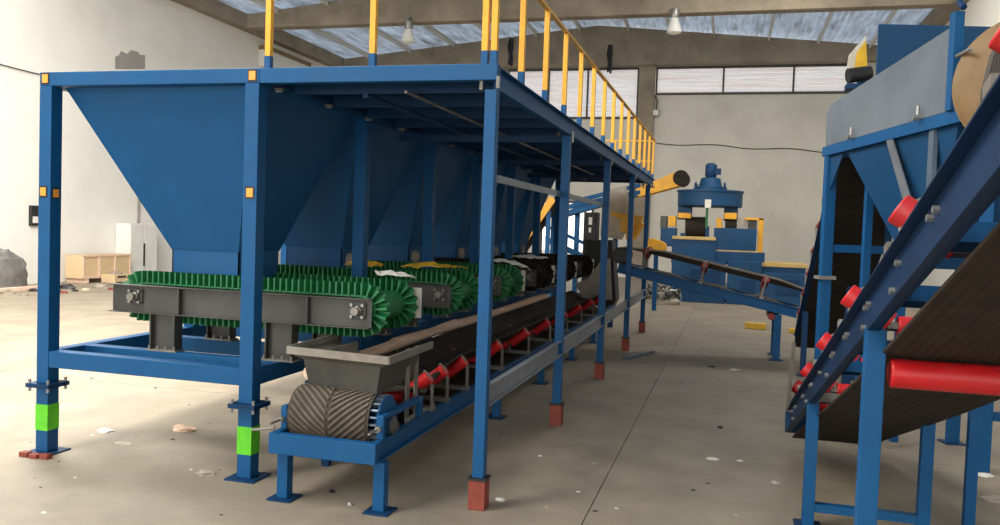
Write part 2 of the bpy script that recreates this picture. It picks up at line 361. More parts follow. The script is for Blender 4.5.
# ------------------------------------------------------------------ belt feeders
CX0,CX1,CZ,RB,SH=-1.18,.69,1.175,.105,.09
def loop_pts(step):
    """points (x,z,nx,nz) once round the belt loop"""
    out=[];L=CX1-CX0;n=int(L/step)
    for i in range(n): out.append((CX0+L*i/n,CZ+RB,0,1))
    m=int(math.pi*(RB+.03)/step)
    for i in range(m): t=math.pi/2-math.pi*i/m; out.append((CX1+RB*math.cos(t),CZ+RB*math.sin(t),math.cos(t),math.sin(t)))
    for i in range(n): out.append((CX1-L*i/n,CZ-RB,0,-1))
    for i in range(m): t=-math.pi/2-math.pi*i/m; out.append((CX0+RB*math.cos(t),CZ+RB*math.sin(t),math.cos(t),math.sin(t)))
    return out
def make_feeder(label,rub='green_rubber'):
    t=thing('belt_feeder',label,'belt feeder',(-.2,.78,.772),'belt feeders under the hoppers')
    # belt loop
    pts=loop_pts(.05); n=len(pts); v=[];f=[]
    for (x,z,nx,nz) in pts:
        for y,r in ((.475,0),(1.085,0),(1.085,-.012),(.475,-.012)): v.append((x+nx*r,y,z+nz*r))
    for i in range(n):
        j=(i+1)%n
        for k in range(4): f.append((i*4+k,j*4+k,j*4+(k+1)%4,i*4+(k+1)%4))
    MB().add(v,f).build('belt',rub,t,smooth=True)
    # corrugated sidewalls
    step=.0125; pts=loop_pts(step); n=len(pts)//4*4; pts=[pts[int(i*len(pts)/n)] for i in range(n)]
    for yc in (.50,1.06):
        v=[];f=[];am=.03
        for i,(x,z,nx,nz) in enumerate(pts):
            d=-am if (i%4)<2 else am
            for r,dd in ((0,-.004),(SH,-.004),(SH,.004),(0,.004)): v.append((x+nx*r,yc+d+dd,z+nz*r))
        for i in range(n):
            j=(i+1)%n
            for k in range(4): f.append((i*4+k,j*4+k,j*4+(k+1)%4,i*4+(k+1)%4))
        MB().add(v,f).build('sidewall',rub,t)
    # drums
    for cx in (CX0,CX1):
        d=MB().tube((cx,.46,CZ),(cx,1.10,CZ),RB-.014,28).build('drum',rub,t,smooth=True)
        MB().tube((cx,.34,CZ),(cx,1.22,CZ),.03,14).build('shaft','raw_steel',d,smooth=True)
    for s,y in ((-1,.43),(1,1.13)):
        fr_=MB().channel((-1.40,y,1.157),(.79,y,1.157),.215,.055,(0,s,0)).build('side_frame','grey_steel',t,bev=.002)
        for cx in (CX0,CX1):
            m=MB().box(cx-.06,cx+.06,y+s*.008-.006,y+s*.028+.006,CZ-.06,CZ+.06)
            br=m.build('bearing','grey_steel',fr_,bev=.004)
        m=MB()
        for cx in (CX0,CX1):
            for i in (-.042,.042):
                for j in (-.042,.042): m.tube((cx+i,y+s*.03,CZ+j),(cx+i,y+s*.05,CZ+j),.012,6)
            m.lathe((cx,y+s*.03,CZ),(0,s,0),[(0,.036),(.02,.033),(.03,.02)],14)
        m.build('bearing_bolts','light_steel',fr_,kind='stuff')
        for x in (-.78,.30): MB().box(x-.006,x+.006,min(y,y+s*.05),max(y,y+s*.05),1.06,1.25).build('stiffener','grey_steel',fr_)
        for x in (-1.02,-.03):
            m=MB(); w=.22; yy=y+(.0 if s<0 else -.1)-(.06 if s<0 else -.06)
            m.box(x,x+.01,yy,yy+.1,.784,1.05).box(x+w-.01,x+w,yy,yy+.1,.784,1.05).box(x,x+w,yy+.045,yy+.055,.784,1.05)
            lg=m.build('leg','grey_steel',t); MB().box(x-.02,x+w+.02,yy-.01,yy+.11,.772,.784).build('foot_plate','raw_steel',lg)
            m=MB()
            for i in (x,x+w*.33,x+w*.66,x+w): m.tube((i,yy,.785),(i,yy,.812),.008,6)
            m.build('foot_bolts','light_steel',lg,kind='stuff')
    MB().box(.80,.83,1.18,1.20,1.06,1.30).box(.80,.815,1.10,1.20,1.06,1.07).box(.80,.87,1.19,1.20,1.06,1.30).build('end_plate','plastic_white',t)
    return t
f0=make_feeder('green corrugated-sidewall belt feeder on grey frame, first in the row, beside the loading box')
for i in (1,2):
    c=cp(f0,None,(0,i*BAY,0)); c['label']='green corrugated-sidewall belt feeder on grey frame, %s in the row under the hoppers'%ORD[i]
f3=make_feeder('black corrugated-sidewall belt feeder next behind the last green feeder','black_rubber')
for i in (4,5):
    c=cp(f3,None,(0,i*BAY,0)); c['label']='black corrugated-sidewall belt feeder, %s in the row under the hoppers'%ORD[i]
f3.location.y+=3*BAY
# crumpled plastic film left on the feeders
def film(name,pts,m,label,seed,group=None):
    rnd=random.Random(seed); a,b,c,d=[Vector(p) for p in pts]; rows=[]
    for i in range(9):
        s=i/8; row=[]
        for j in range(7):
            q=j/6; p=(a*(1-s)+b*s)*(1-q)+(d*(1-s)+c*s)*q
            row.append(p+Vector((rnd.uniform(-.015,.015),rnd.uniform(-.015,.015),rnd.uniform(0,.035)+.03*math.sin(s*3.1)*math.sin(q*3.1))))
        rows.append(row)
    tag(MB().sheet(rows,.004,(0,0,1)).build(name,m,smooth=False),label,'plastic film',group)
film('plastic_film',[(.30,2.15,1.40),(.72,2.15,1.41),(.80,2.55,1.39),(.34,2.5,1.40)],'plastic_yellow','crumpled yellow plastic film on the second green feeder',3)
film('plastic_film',[(-.25,2.12,1.395),(.1,2.12,1.40),(.1,2.2,1.40),(-.25,2.2,1.395)],'plastic_yellow','narrow yellow strip lying on the sidewall of second green feeder',4)
film('plastic_film',[(.55,.98,1.40),(.85,.98,1.38),(.85,1.1,1.36),(.55,1.1,1.40)],'plastic_white','crumpled white film on the drum of first green feeder',5)
film('plastic_film',[(.5,4.4,1.40),(.86,4.4,1.37),(.92,4.7,1.30),(.55,4.7,1.40)],'plastic_white','crumpled white film on the drum of third green feeder',6)
film('plastic_film',[(.35,5.9,1.40),(.8,5.9,1.40),(.8,6.3,1.38),(.4,6.3,1.40)],'plastic_white','crumpled white film on the fourth feeder',8)

# ------------------------------------------------------------------ walkway platform
pl=thing('walkway_platform','blue steel walkway with yellow guardrail above the collecting conveyor','platform',(1.74,0,.19))
CY=[0,2.46,5.05,7.66,10.08]; PE=11.05
for k,y in enumerate(CY):
    p=MB().box(1.702,1.778,y,y+.076,.205,2.66).build('post','blue',pl,bev=.003)
    MB().box(1.68,1.80,y-.02,y+.10,.19,.205).build('base_plate','dark_metal',p)
    m=MB()
    for i in (1.66,1.79): m.tube((i,y+.04,2.60),(i,y+.04,2.70),.014,6)
    if k==0:
        m=MB()
        for i in (1.665,1.79):
            m.tube((i,.04 if i<1.7 else -.012,2.665),(i,.04 if i<1.7 else -.012,2.74),.012,6)
    m.build('bolts','light_steel',p,kind='stuff')
    bl=tag(MB().box(1.685,1.795,y-.015,y+.095,0,.19).build('packing_block','brick_red',bev=.005),'brick red packing block under the %s'%['slim walkway post by the conveyor tail','second slim walkway post from the conveyor tail','third slim walkway post from the conveyor tail','fourth slim walkway post from the conveyor tail','last slim walkway post near the transfer conveyor'][k],'block','red packing blocks under the walkway posts')
MB().box(PW+.001,1.778,0,.078,2.72,2.822).build('front_beam','blue',pl,bev=.004)
MB().channel((1.735,.079,2.735),(1.735,PE,2.735),.145,.05,(1,0,0)).build('edge_channel','blue',pl,bev=.002)
MB().box(PW+.002,PW+.06,.08,PE,2.73,2.80).build('inner_beam','navy',pl)
n=int(PE/.62)
for k in range(n): MB().box(.17,1.733,.35+.62*k,.39+.62*k,2.70,2.79).build('joist','navy',pl)
yy=.08
while yy<PE-.1:
    y2=min(yy+1.24,PE); MB().box(PW+.01,1.733,yy+.003,y2-.003,2.792,2.80).build('deck_plate','navy',pl); yy=y2
MB().tube((1.09,.2,2.685),(1.09,9.4,2.685),.012,8).build('conduit','raw_steel',pl)
MB().tube((.75,.3,2.68),(.75,9.4,2.68),.02,8).build('conduit','navy',pl)
for a,b in zip(CY[:-1],CY[1:]):
    MB().channel((1.735,a+.077,.72),(1.735,b-.001,.72),.135,.045,(1,0,0)).build('lower_rail','galvanised',pl,bev=.002)
for a,b in zip(CY[:2],CY[1:3]): MB().box(1.70,1.715,a+.077,b-.001,2.10,2.15).build('middle_rail','scuffed_blue',pl)
for a,b in zip(CY[1:],CY[2:]): MB().box(PW,1.70,a+.02,a+.06,2.60,2.66).build('cross_tie','navy',pl)
def rpost(x,y):
    o=MB().box(x-.02,x+.02,y-.02,y+.02,2.905,3.53).build('rail_post','yellow',pl,bev=.002)
    MB().box(x-.022,x+.022,y-.022,y+.022,2.80 if y>.1 else 2.822,2.905).build('socket','blue',o,bev=.002)
for k in range(14): rpost(1.745,.73+.775*k)
for x in (.155,.92,1.685,1.745): rpost(x,.035)
MB().box(1.725,1.765,.01,PE,3.53,3.55).build('top_rail','yellow',pl,bev=.002)
MB().box(.12,1.714,.015,.06,3.53,3.555).build('top_rail','yellow',pl,bev=.002)
for x in (.3,.65,1.0,1.35): rpost(x,PE-.04)
for z in (3.15,3.53): MB().box(.12,1.72,PE-.06,PE-.03,z,z+.025).build('end_rail','yellow',pl)

# ------------------------------------------------------------------ troughed conveyor builder (local: a along, b across from 0 to Wd, c up)
def conveyor(t,T,La,Wd,cs,h,belt_m,idlers,trough=.09,zb=.30,zr=-.02,belt=(.0,1.0),belt_a=(0,None),roller_m='red',frame_m='blue',flange_out=True,rr=.045,drum_r=.14,drums=True,bracket_m='raw_steel',wing=.3,carry=True,waves=4,sag=.05,arm=.02):
    """cs: stringer bottom, h: stringer height, zb: belt level"""
    def D(x): return T(Vector(x))-T(Vector((0,0,0)))
    up=D((0,0,1)); out=D((0,1,0))
    for b,s in ((.045,-1),(Wd-.045,1)):
        o=MB().channel(T(Vector((0,b,cs+h/2))),T(Vector((La,b,cs+h/2))),h,.045,out*s,up).build('stringer',frame_m,t,bev=.002)
    # belt: carrying strand (troughed) and return strand
    a0=belt_a[0]; a1=belt_a[1] or La
    b0,b1=Wd*belt[0],Wd*belt[1]; rows=[]; n=24
    for i in range(n+1):
        a=a0+(a1-a0)*i/n; e=min(1,min(a-a0,a1-a)/.6); tr=trough*e
        prof=[(b0+tr*.25,zb+tr),(b0+(b1-b0)*wing,zb),(b0+(b1-b0)*(1-wing),zb),(b1-tr*.25,zb+tr)]
        rows.append([(a,b,c) for b,c in prof])
    if carry: MB(T).sheet(rows,.012).build('belt',belt_m,t,smooth=True)
    rows=[[(a0+(a1-a0)*i/n,b0,zr-sag*math.sin(math.pi*waves*i/n)**2),(a0+(a1-a0)*i/n,b1,zr-sag*math.sin(math.pi*waves*i/n)**2)] for i in range(n+1)]
    MB(T).sheet(rows,.012).build('return_belt',belt_m,t,smooth=True)
    if drums:
        for a in (a0,a1):
            rc=(zb-zr)/2-.012
            MB().tube(T(Vector((a,b0-.01,zr+rc))),T(Vector((a,b1+.01,zr+rc))),rc,24).build('drum','dark_metal',t,smooth=True)
            m=MB(T); pr_=[]; s=-1 if a==a0 else 1
            for i in range(13):
                th=math.pi*i/12; pr_.append([(a+s*math.sin(th)*(rc+.012),b0,zr+rc+math.cos(th)*(rc+.012)),(a+s*math.sin(th)*(rc+.012),b1,zr+rc+math.cos(th)*(rc+.012))])
            m.sheet(pr_,.011).build('belt_wrap',belt_m,t,smooth=True)
    # idler sets
    f=None
    for a in idlers:
        bot=cs+h
        m=MB(T)
        m.bar((a,.0,bot+.015),(a,Wd,bot+.015),.06,.03)
        for s,b in ((1,arm),(-1,Wd-arm)):
            pts=[(a,b,bot+.02),(a,b-s*.0,zb+trough*.2),(a,b+s*.03,zb+trough*.75),(a,b+s*.07,zb+trough*.95)]
            m.path(pts,.014,6)
        for b in (b0+(b1-b0)*wing,b0+(b1-b0)*(1-wing)): m.bar((a,b,bot+.02),(a,b,zb-rr-.01),.04,.012,(1,0,0))
        idl=m.build('idler_bracket',bracket_m,t)
        mid0,mid1=b0+(b1-b0)*wing,b0+(b1-b0)*(1-wing)
        def rol(p,q):
            p=Vector(p);q=Vector(q); MB().tube(T(p),T(q),rr,16).build('roller',roller_m,idl,bev=.006,smooth=True)
        zz=zb-rr-.014
        rol((a,mid0+.01,zz),(a,mid1-.01,zz))
        e_=max(0,arm-.02)*.6; rol((a,mid0-.02,zz+.02),(a,b0-e_,zz+trough+.02+e_*.5)); rol((a,mid1+.02,zz+.02),(a,b1+e_,zz+trough+.02+e_*.5))
def fleg(t,x,y,ztop,w=.075,d=.075,m='blue'):
    l=MB().box(x-w/2,x+w/2,y-d/2,y+d/2,.012,ztop).build('leg',m,t,bev=.003)
    MB().box(x-w/2-.045,x+w/2+.045,y-d/2-.045,y+d/2+.045,0,.012).build('foot_plate','navy',l)
    return l

# collecting conveyor under the walkway
cc=thing('collecting_conveyor','long blue belt conveyor with red rollers running under the walkway','conveyor',(.81,-.3,0))
T1=lambda p: Vector((.455+p.y,-.30+p.x,p.z))
conveyor(cc,T1,10.6,.735,.32,.13,'black_rubber',[.98,1.32]+[1.82+1.09*k for k in range(8)],trough=.14,zb=.60,zr=.40,belt=(.06,.94),belt_a=(.9,None),drums=False,rr=.05,bracket_m='dark_steel')
MB().box(.455,1.19,-.36,-.30,.32,.45).build('cross_beam','blue',cc,bev=.004)
for x,y in ((.51,-.24),(1.185,-.25)): fleg(cc,x,y,.32)
for y in (2.55,4.45,6.4,8.3):
    for x in (.52,1.15): fleg(cc,x,y,.32)
# tail: wing pulley, chevron belt
TY,TZ,TR=-.07,.535,.172
bx0,bx1=.52,1.085
def belt_at(s):            # s: arc length along belt from the underside round to the top and on
    # start at bottom, go round the front, over the top
    L1=math.pi*TR
    if s<0: return (TY-s, TZ-TR, 0,-1)
    if s<L1:
        th=-math.pi/2-s/TR; return (TY+TR*math.cos(th),TZ+TR*math.sin(th),math.cos(th),math.sin(th))
    d=s-L1; z=TZ+TR-max(0,min(1,d/1.0))*.14
    return (TY+d,z,0,1)
rows=[]
for i in range(49):
    s=-.9+i/48*(.9+math.pi*TR+.95); y,z,ny,nz=belt_at(s); rows.append([(bx0,y,z),((bx0+bx1)/2,y,z),(bx1,y,z)])
MB().sheet(rows,.01).build('tail_belt','worn_rubber',cc,smooth=True)
m=MB(); xm=(bx0+bx1)/2; s=-.15
while s<math.pi*TR+.35:
    for sg in (-1,1):
        prev=None
        for k in range(7):
            q=k/6; x=xm+sg*(.012+q*(bx1-xm-.03)); y,z,ny,nz=belt_at(s+q*.20); w=.018
            y2,z2,n2y,n2z=belt_at(s+q*.20+w)
            ring=[Vector((x,y-ny*.002,z-nz*.002)),Vector((x,y+ny*.02,z+nz*.02)),Vector((x,y2+n2y*.02,z2+n2z*.02)),Vector((x,y2-n2y*.002,z2-n2z*.002))]
            if prev: m.add(prev+ring,[(0,1,5,4),(1,2,6,5),(2,3,7,6)])
            prev=ring
    s+=.042
m.build('chevron_ribs','dusty_rubber',cc,kind='stuff',label='raised herringbone ribs of the belt')
wp=MB().lathe((bx1+.005,TY,TZ),(1,0,0),[(0,TR-.075),(.045,TR-.012),(.05,TR-.012),(.055,TR-.03),(.055,.04)],28).build('wing_pulley','blue',cc,smooth=True)
MB().tube((bx0,TY,TZ),(bx1,TY,TZ),.07,16).build('pulley_core','navy',wp)
for k in range(22):
    t=2*math.pi*k/22; c=Vector((0,TY+math.cos(t)*(TR-.022),TZ+math.sin(t)*(TR-.022)))
    MB().bar(c+Vector((bx0,0,0)),c+Vector((bx1+.05,0,0)),.012,.03,(0,math.cos(t),math.sin(t))).build('slat','light_steel' if k%1 else 'scuffed_blue',wp)
MB().tube((.455,TY,TZ),(1.19,TY,TZ),.028,14).build('shaft','raw_steel',wp)
for x,s in ((1.14,1),(.465,-1)):          # tensioner frames with bearing and rod
    m=MB().box(x,x+.045,-.235,-.19,.45,.60).box(x,x+.045,-.19,.46,.565,.60).box(x,x+.045,.42,.46,.45,.565)
    tf=m.build('tensioner_frame','blue',cc,bev=.006)
    MB().box(x+.005,x+.04,TY-.08,TY+.08,.46,.56).build('bearing','navy',tf,bev=.01)
    MB().lathe((x+.02 if s>0 else x+.025,TY,TZ-.03),(s,0,0),[(0,.06),(.03,.055),(.05,.03)],16).build('bearing_cap','grey_steel',tf)
    MB().tube((x+.022,-.235,.52),(x+.022,-.40,.52),.009,8).build('tension_rod','raw_steel',tf)
    for i in range(2): MB().tube((x+.022,-.25-.02*i,.52),(x+.022,-.262-.02*i,.52),.02,6).build('nut','light_steel',tf)
MB().tube((.3,-.30,.44),(.46,-.30,.47),.009,8).build('tension_rod','raw_steel',cc)
# loading box over the tail
lb=thing('loading_box','grey steel loading box with flanged rim over the chevron belt','loading box',(.85,.1,.75))
o_=[(.46,-.16),(1.22,-.26),(1.22,.52),(.46,.55)]; i_=[(.57,-.06),(1.09,-.14),(1.09,.50),(.57,.52)]
zt_,zb_=.955,.712
for k in range(4):
    if k==2: continue
    a,b=o_[k],o_[(k+1)%4]; c,d=i_[(k+1)%4],i_[k]
    a2=Vector((*a,.89)).lerp(Vector((*d,.89)),.72); b2=Vector((*b,.89)).lerp(Vector((*c,.89)),.72)
    MB().plate([(*a,zt_-.02),(*b,zt_-.02),b2,a2],.006).build('collar_plate','dark_steel',lb)
    MB().plate([a2,b2,(c[0],c[1],zb_),(d[0],d[1],zb_)],.008).build('side_plate','grey_steel',lb)
for k in range(4):
    if k==2: continue
    a,b=o_[k],o_[(k+1)%4]
    MB().bar((*a,zt_),(*b,zt_),.012,.05).build('rim','raw_steel',lb); 
for y in (.36,.52):
    MB().box(1.10,1.112,y-.04,y+.02,.455,.94).build('support_strut','raw_steel',lb); MB().box(1.10,1.16,y-.04,y+.02,.450,.458).build('strut_foot','raw_steel',lb)
MB().box(.60,.61,.1,.6,.78,.93).build('deflector_plate','raw_steel',lb)
m=MB()
for k in range(12): m.tube((1.14,.25+.05*k,.45),(1.14,.25+.05*k,.48),.008,6)
m.build('bolts','light_steel',lb,kind='stuff')
# pale timber along the conveyor
yy=.22
for k,(L_,dz) in enumerate(((1.5,0),(1.7,.012),(4.4,0))):
    m=MB(); rows=[]
    for i in range(9):
        a=i/8; r=.05+.006*math.sin(a*7+k); rows.append((yy+L_*a,r))
    vs=MB().lathe((.42,0,.455+.05+.008+.225+dz),(0,1,0),[(y_,r_) for y_,r_ in rows],10)
    tag(vs.build('timber_pole','wood',smooth=True),['pale rough timber pole beside the loading box','pale rough timber pole lying between the loading box and green drums','long pale timber pole lying along the conveyor past the green drums'][k],'timber')
    yy+=L_+.02
sb=thing('timber_support','blue angle shelf carrying the timber poles beside the conveyor','bracket',(.42,0,.45))
MB().box(.37,.47,.25,8.0,.662,.674).box(.37,.38,.25,8.0,.61,.662).build('shelf','navy',sb)
for y in (.5,2.4,4.6,6.8): MB().box(.385,.445,y,y+.05,.0,.662).build('post','navy',sb)

# ------------------------------------------------------------------ transfer conveyor (behind the walkway, falling to the right)
tv=thing('transfer_conveyor','blue belt conveyor sloping down from the walkway end towards the right-hand post','conveyor',(3.9,8,0))
al=math.atan(.205); ca,sa=math.cos(al),math.sin(al)
A0=Vector((1.55,7.75,1.18))
T2=lambda p: A0+Vector((ca*p.x+sa*p.z, p.y, -sa*p.x+ca*p.z))
conveyor(tv,T2,2.95,.75,0,.15,'dusty_rubber',[.35,1.25,2.15],trough=.08,zb=.40,zr=.16,belt=(.05,.95),roller_m='dark_red',rr=.05,drums=True)
for x in (3.93,):
    zt=A0.z-(x-A0.x)*.205-.02
    for y in (7.80,8.45): fleg(tv,x,y,zt,.10,.08)
MB().tube(T2(Vector((2.35,0,-.07))),T2(Vector((2.35,.75,-.07))),.05,14).build('return_roller','dark_red',tv,smooth=True)
# ------------------------------------------------------------------ right-hand inclined conveyor
iv=thing('inclined_conveyor','dark blue inclined belt conveyor rising with red rollers beside the right hopper','conveyor',(4.1,2,0))
al3=math.atan(.325); c3,s3=math.cos(al3),math.sin(al3)
B0=Vector((3.73,2.3,.175))
T3=lambda p: B0+Vector((p.y,-c3*p.x+s3*p.z,s3*p.x+c3*p.z))
L3=6.5
conveyor(iv,T3,L3,.74,0,.19,'ribbed_rubber',[.35,1.2,2.25,3.35,4.55,5.7],trough=.12,zb=.27,zr=-.03,belt=(.08,.92),frame_m='deep_navy',rr=.055,drums=False,carry=False,waves=1,sag=.045,arm=.055)
for a,z0 in ((1.1,.0),(1.6,.02),(2.6,.06),(3.2,.06),(4.2,.06),(4.9,.06)):
    MB(T3).box(a,a+.10,.05,.69,z0+.03,z0+.09).build('cross_brace','blue' if z0>.03 else 'raw_steel',iv)
m=MB()
for a in (.25,.32,.55,.62,1.2,1.27,1.75,1.82,2.3,2.85,2.92,3.35,3.42,3.95,4.02,4.6,5.05,5.12):
    for c in (.14,): bolt(m,T3(Vector((a,.045,c))),(-1,0,0),.012,.025)
for a in (.4,1.5,2.65,3.9,4.5): bolt(m,T3(Vector((a,.045,.07))),(-1,0,0),.014,.025)
m.build('bolts','light_steel',iv,kind='stuff')
for a in (4.1,): MB().tube(T3(Vector((a,.09,-.14))),T3(Vector((a,.80,-.14))),.055,18).build('return_roller','red',iv,bev=.006,smooth=True)
MB().tube(T3(Vector((1.2,.05,.1))),T3(Vector((1.2,.69,.1))),.05,18).build('return_roller','red',iv,smooth=True)
def ileg(x,y,w=.07):
    a=(2.3-y)/c3; zt=.19+(2.3-y)*.325
    l=MB().box(x-w/2,x+w/2,y-w/2,y+w/2,.012,zt).build('leg','blue',iv,bev=.003); MB().box(x-.08,x+.08,y-.08,y+.08,0,.012).build('foot_plate','navy',l)
for x in (3.765,4.42):
    ileg(x,.48); ileg(x,-1.64)
MB().box(3.80,4.385,.45,.51,.10,.15).build('leg_tie','blue',iv); MB().box(3.80,4.385,-1.67,-1.61,.10,.15).build('leg_tie','blue',iv)
# tail loading plates
MB().prism([T3(Vector((.05,.0,.175))),T3(Vector((.35,.0,.175))),T3(Vector((.75,0,.62))),T3(Vector((.55,0,.66)))],(.012,0,0)).build('skirt_plate','raw_steel',iv)
MB(T3).box(-.02,.0,0,.74,0,.175).build('tail_plate','navy',iv)

# ------------------------------------------------------------------ right-hand hopper on its stand (turned a little)
hp=thing('feed_hopper','large blue feed hopper with scuffed grey upper panel on posts above inclined conveyor','hopper',(4.0,3.04,0))
th=math.radians(13.0)
hp.rotation_euler=(0,0,th)   # local: x to the right, -y towards the camera
def H(l,w,z): return (w,-l,z)
LH,WH=2.45,1.25
for l,w in ((0,0),(0,WH),(LH,WH)):
    p=MB().box(w-.045 if w else 0,w+.045 if w else .09,-l-.045 if l else -.09,-l+.045 if l else 0,.012,2.60)
    o=p.build('post','blue',hp,bev=.004,local=True)
    MB().box((w or .045)-.09,(w or .045)+.09,-(l or .045)-.09,-(l or .045)+.09,0,.012).build('foot_plate','navy',o,local=True)
    if l==0 and w==0: MB().box(-.03,.12,-.12,.03,1.44,1.47).build('flange','raw_steel',o,local=True)
for a,b in ((H(-.05,.04,2.59),H(LH,.04,2.59)),(H(-.05,WH,2.59),H(LH,WH,2.59)),(H(0,.04,2.59),H(0,WH,2.59)),(H(LH,.04,2.59),H(LH,WH,2.59))):
    MB().bar(a,b,.09,.085).build('rim_beam','blue',hp,bev=.003,local=True)
for a,b in ((H(.045,.08,1.72),H(.045,WH,1.72)),(H(.1,WH,1.72),H(LH,WH,1.72))):
    MB().bar(a,b,.06,.07).build('stand_tie','blue',hp,bev=.003,local=True)
for w in (.30,.62): MB().bar(H(.3,w,.05),H(.3,w,2.35),.06,.06).build('stand_post','blue',hp,local=True)
c=[H(.45,.03,2.56),H(LH-.1,.03,2.56),H(LH-.1,WH,2.56),H(.45,WH,2.56)]; d=[H(1.35,.20,1.62),H(1.75,.20,1.62),H(1.75,.62,1.62),H(1.35,.62,1.62)]
for k in range(4): MB().plate([c[k],c[(k+1)%4],d[(k+1)%4],d[k]],.008).build('funnel_panel','machine_blue',hp,local=True)
MB().plate([H(.0,.03,2.60),H(.45,.03,2.60),H(.05,.03,2.2)],.008).build('gusset','machine_blue',hp,local=True)
for l in (1.35,): MB().prism([H(l,-.005,2.545),H(l+.10,-.005,2.545),H(l+.42,.05,1.98),H(l+.30,.05,1.98)],(.012,0,0)).build('rib','galvanised',hp,local=True)
MB().bar(H(2.02,.03,2.545),H(2.02,.03,2.12),.07,.03).build('rib','scuffed_blue',hp,local=True)
MB().plate([H(.02,.0,2.635),H(.0,.0,2.92),H(.10,.0,3.0),H(LH-.16,.0,3.17),H(LH-.16,.0,2.635)],.01).build('upper_panel','panel_blue',hp,bev=.002,local=True,label='scuffed grey-blue panel')
MB().box(-.03,.03,-LH+.10,-LH+.17,2.63,3.24).build('end_post','blue',hp,bev=.003,local=True)
MB().tube(H(LH-.06,0,3.25),H(LH-.12,-.0,3.30),.02,8).build('hook','navy',hp,local=True)
MB().tube(H(LH-.05,-.03,2.95),H(LH+.12,-.03,2.96),.012,8).build('hinge_pin','raw_steel',hp,local=True)
MB().box(.30,1.25,-.32,-.30,2.63,3.66).build('back_plate','machine_blue',hp,local=True)
MB().tube(H(.0,.38,3.78),H(LH,1.3,3.4),.02,8).build('stay_rod','navy',hp,local=True) if 0 else None
m=MB()
for l in (.7,1.9): m.tube(H(l,-.02,2.64),H(l,-.06,2.64),.02,6); m.tube(H(l,-.03,2.66),H(l,-.03,2.72),.012,6)
m.build('latches','light_steel',hp,local=True,kind='stuff')
# tan ribbed drum at the end of the hopper
dp=PD(1032,82,4.85); dd=(dp-CAM); dd.z=0; dd.normalize()
td=thing('tan_drum','large tan drum with roped seams beside the feed hopper end','drum',(dp.x,dp.y,0))
MB().lathe(dp,dd,[(-.06,.08),(-.03,.27),(.0,.37),(.04,.41),(.30,.41),(.33,.30)],40).build('shell','tan',td,smooth=True)
for h_,r_ in ((-.012,.325),(.04,.408)): MB().lathe(dp,dd,[(h_-.006,r_-.008),(h_,r_+.006),(h_+.006,r_-.002)],40).build('seam_rope','tan',td,smooth=True)
for k in (-1,1):
    p=dp+Vector((math.cos(th),math.sin(th),0))*.22*k+dd*.15
    MB().bar((p.x,p.y,0),(p.x,p.y,dp.z-.33),.06,.06).build('cradle_post','blue',td)
# cable bundle over the conveyor
m=MB()
for k in range(4): m.path([PD(1008+3*k,25,3.3),PD(993+3*k,55,3.32),PD(984+3*k,90,3.34),PD(982+2*k,125,3.36),PD(976+2*k,150,3.38)],.012,6)
tag(m.build('cable_bundle','hose'),'brown hose bundle draped over the inclined conveyor stringer','cable')

# ------------------------------------------------------------------ dark inclined conveyor behind the feed hopper
bv=thing('steep_conveyor','steep dark belt conveyor with red idlers rising behind the feed hopper','conveyor',(4.5,7.5,0))
al4=math.radians(29); c4,s4=math.cos(al4),math.sin(al4); Lb=4.7
T4=lambda p: Vector((4.15,7.55,.28))+Vector((p.y,-c4*p.x+s4*p.z,s4*p.x+c4*p.z))
conveyor(bv,T4,Lb,.7,0,.14,'black_rubber',[.3+.62*k for k in range(int(Lb/.62))],trough=.1,zb=.34,zr=.0,belt=(.05,.95),roller_m='dark_red',frame_m='navy',rr=.05,drums=True)
for a in (.25,.75):
    p=T4(Vector((Lb*a,0,0)))
    for y in (.05,.65): fleg(bv,p.x+y,p.y,p.z,.07,.07,'navy')

a=PD(848,76,9.6); b=PD(870,73,9.6)
dm_=MB().tube(a,b,.085,18).build('drive_motor','dark_metal',bv,smooth=True)
MB().box(a.x-.02,b.x+.3,a.y-.1,a.y+.12,a.z-.16,a.z-.10).build('motor_seat','navy',bv)
a=PD(862,80,9.9); MB().box(a.x-.05,a.x+.05,a.y,a.y+.06,0,a.z).build('motor_post','navy',bv)
q=[PD(x,y,9.9) for x,y in ((846,72),(849,55),(866,35),(866,78))]; MB().prism(q,(0,.03,0)).build('side_board','plastic_white',bv)
q=[PD(x,y,9.8) for x,y in ((853,76),(857,52),(866,40),(868,76))]; MB().prism(q,(0,.02,0)).build('side_board','plastic_yellow',bv)
# ------------------------------------------------------------------ stepped press machine and mixer at the back
YM=17.7; KM=(YM-CAM.y)
def PB(t,name,m,x0,y0,x1,y1,Y0,dep,par=None,bev=.01):     # box from photo rectangle on plane Y0, reaching back dep
    a=P(x0,y1,Y0); b=P(x1,y0,Y0)
    return MB().box(a.x,b.x,Y0,Y0+dep,a.z,b.z).build(name,m,par or t,bev=bev)
g0=P(690,302,YM); 
sm=thing('stepped_machine','stepped blue machine body with yellow ledges below the mixer','machine',(2.3,18.4,0))
def SB(name,m,x0,y0,x1,y1,Y0=YM,dep=1.6,ground=False,bev=.012):
    a=P(x0,y1,Y0); b=P(x1,y0,Y0)
    return MB().box(a.x,b.x,Y0,Y0+dep,0 if ground else a.z,b.z).build(name,m,sm,bev=bev)
SB('base_block','machine_blue',670,262,726,302,17.7,2.2,True)
SB('base_block','machine_blue',726,262,762,302,17.75,2.2,True)
SB('base_block','machine_blue',762,275,812,300,17.8,2.2,True)
SB('lower_step','machine_blue',671,247,716,263,17.9,1.9); SB('lower_step','machine_blue',715,253,765,264,17.95,1.9); SB('lower_step','machine_blue',757,266,806,277,17.95,1.8)
SB('upper_step','machine_blue',673,238,716,248,18.1,1.5); SB('housing','machine_blue',713,229,757,253,18.15,1.4)
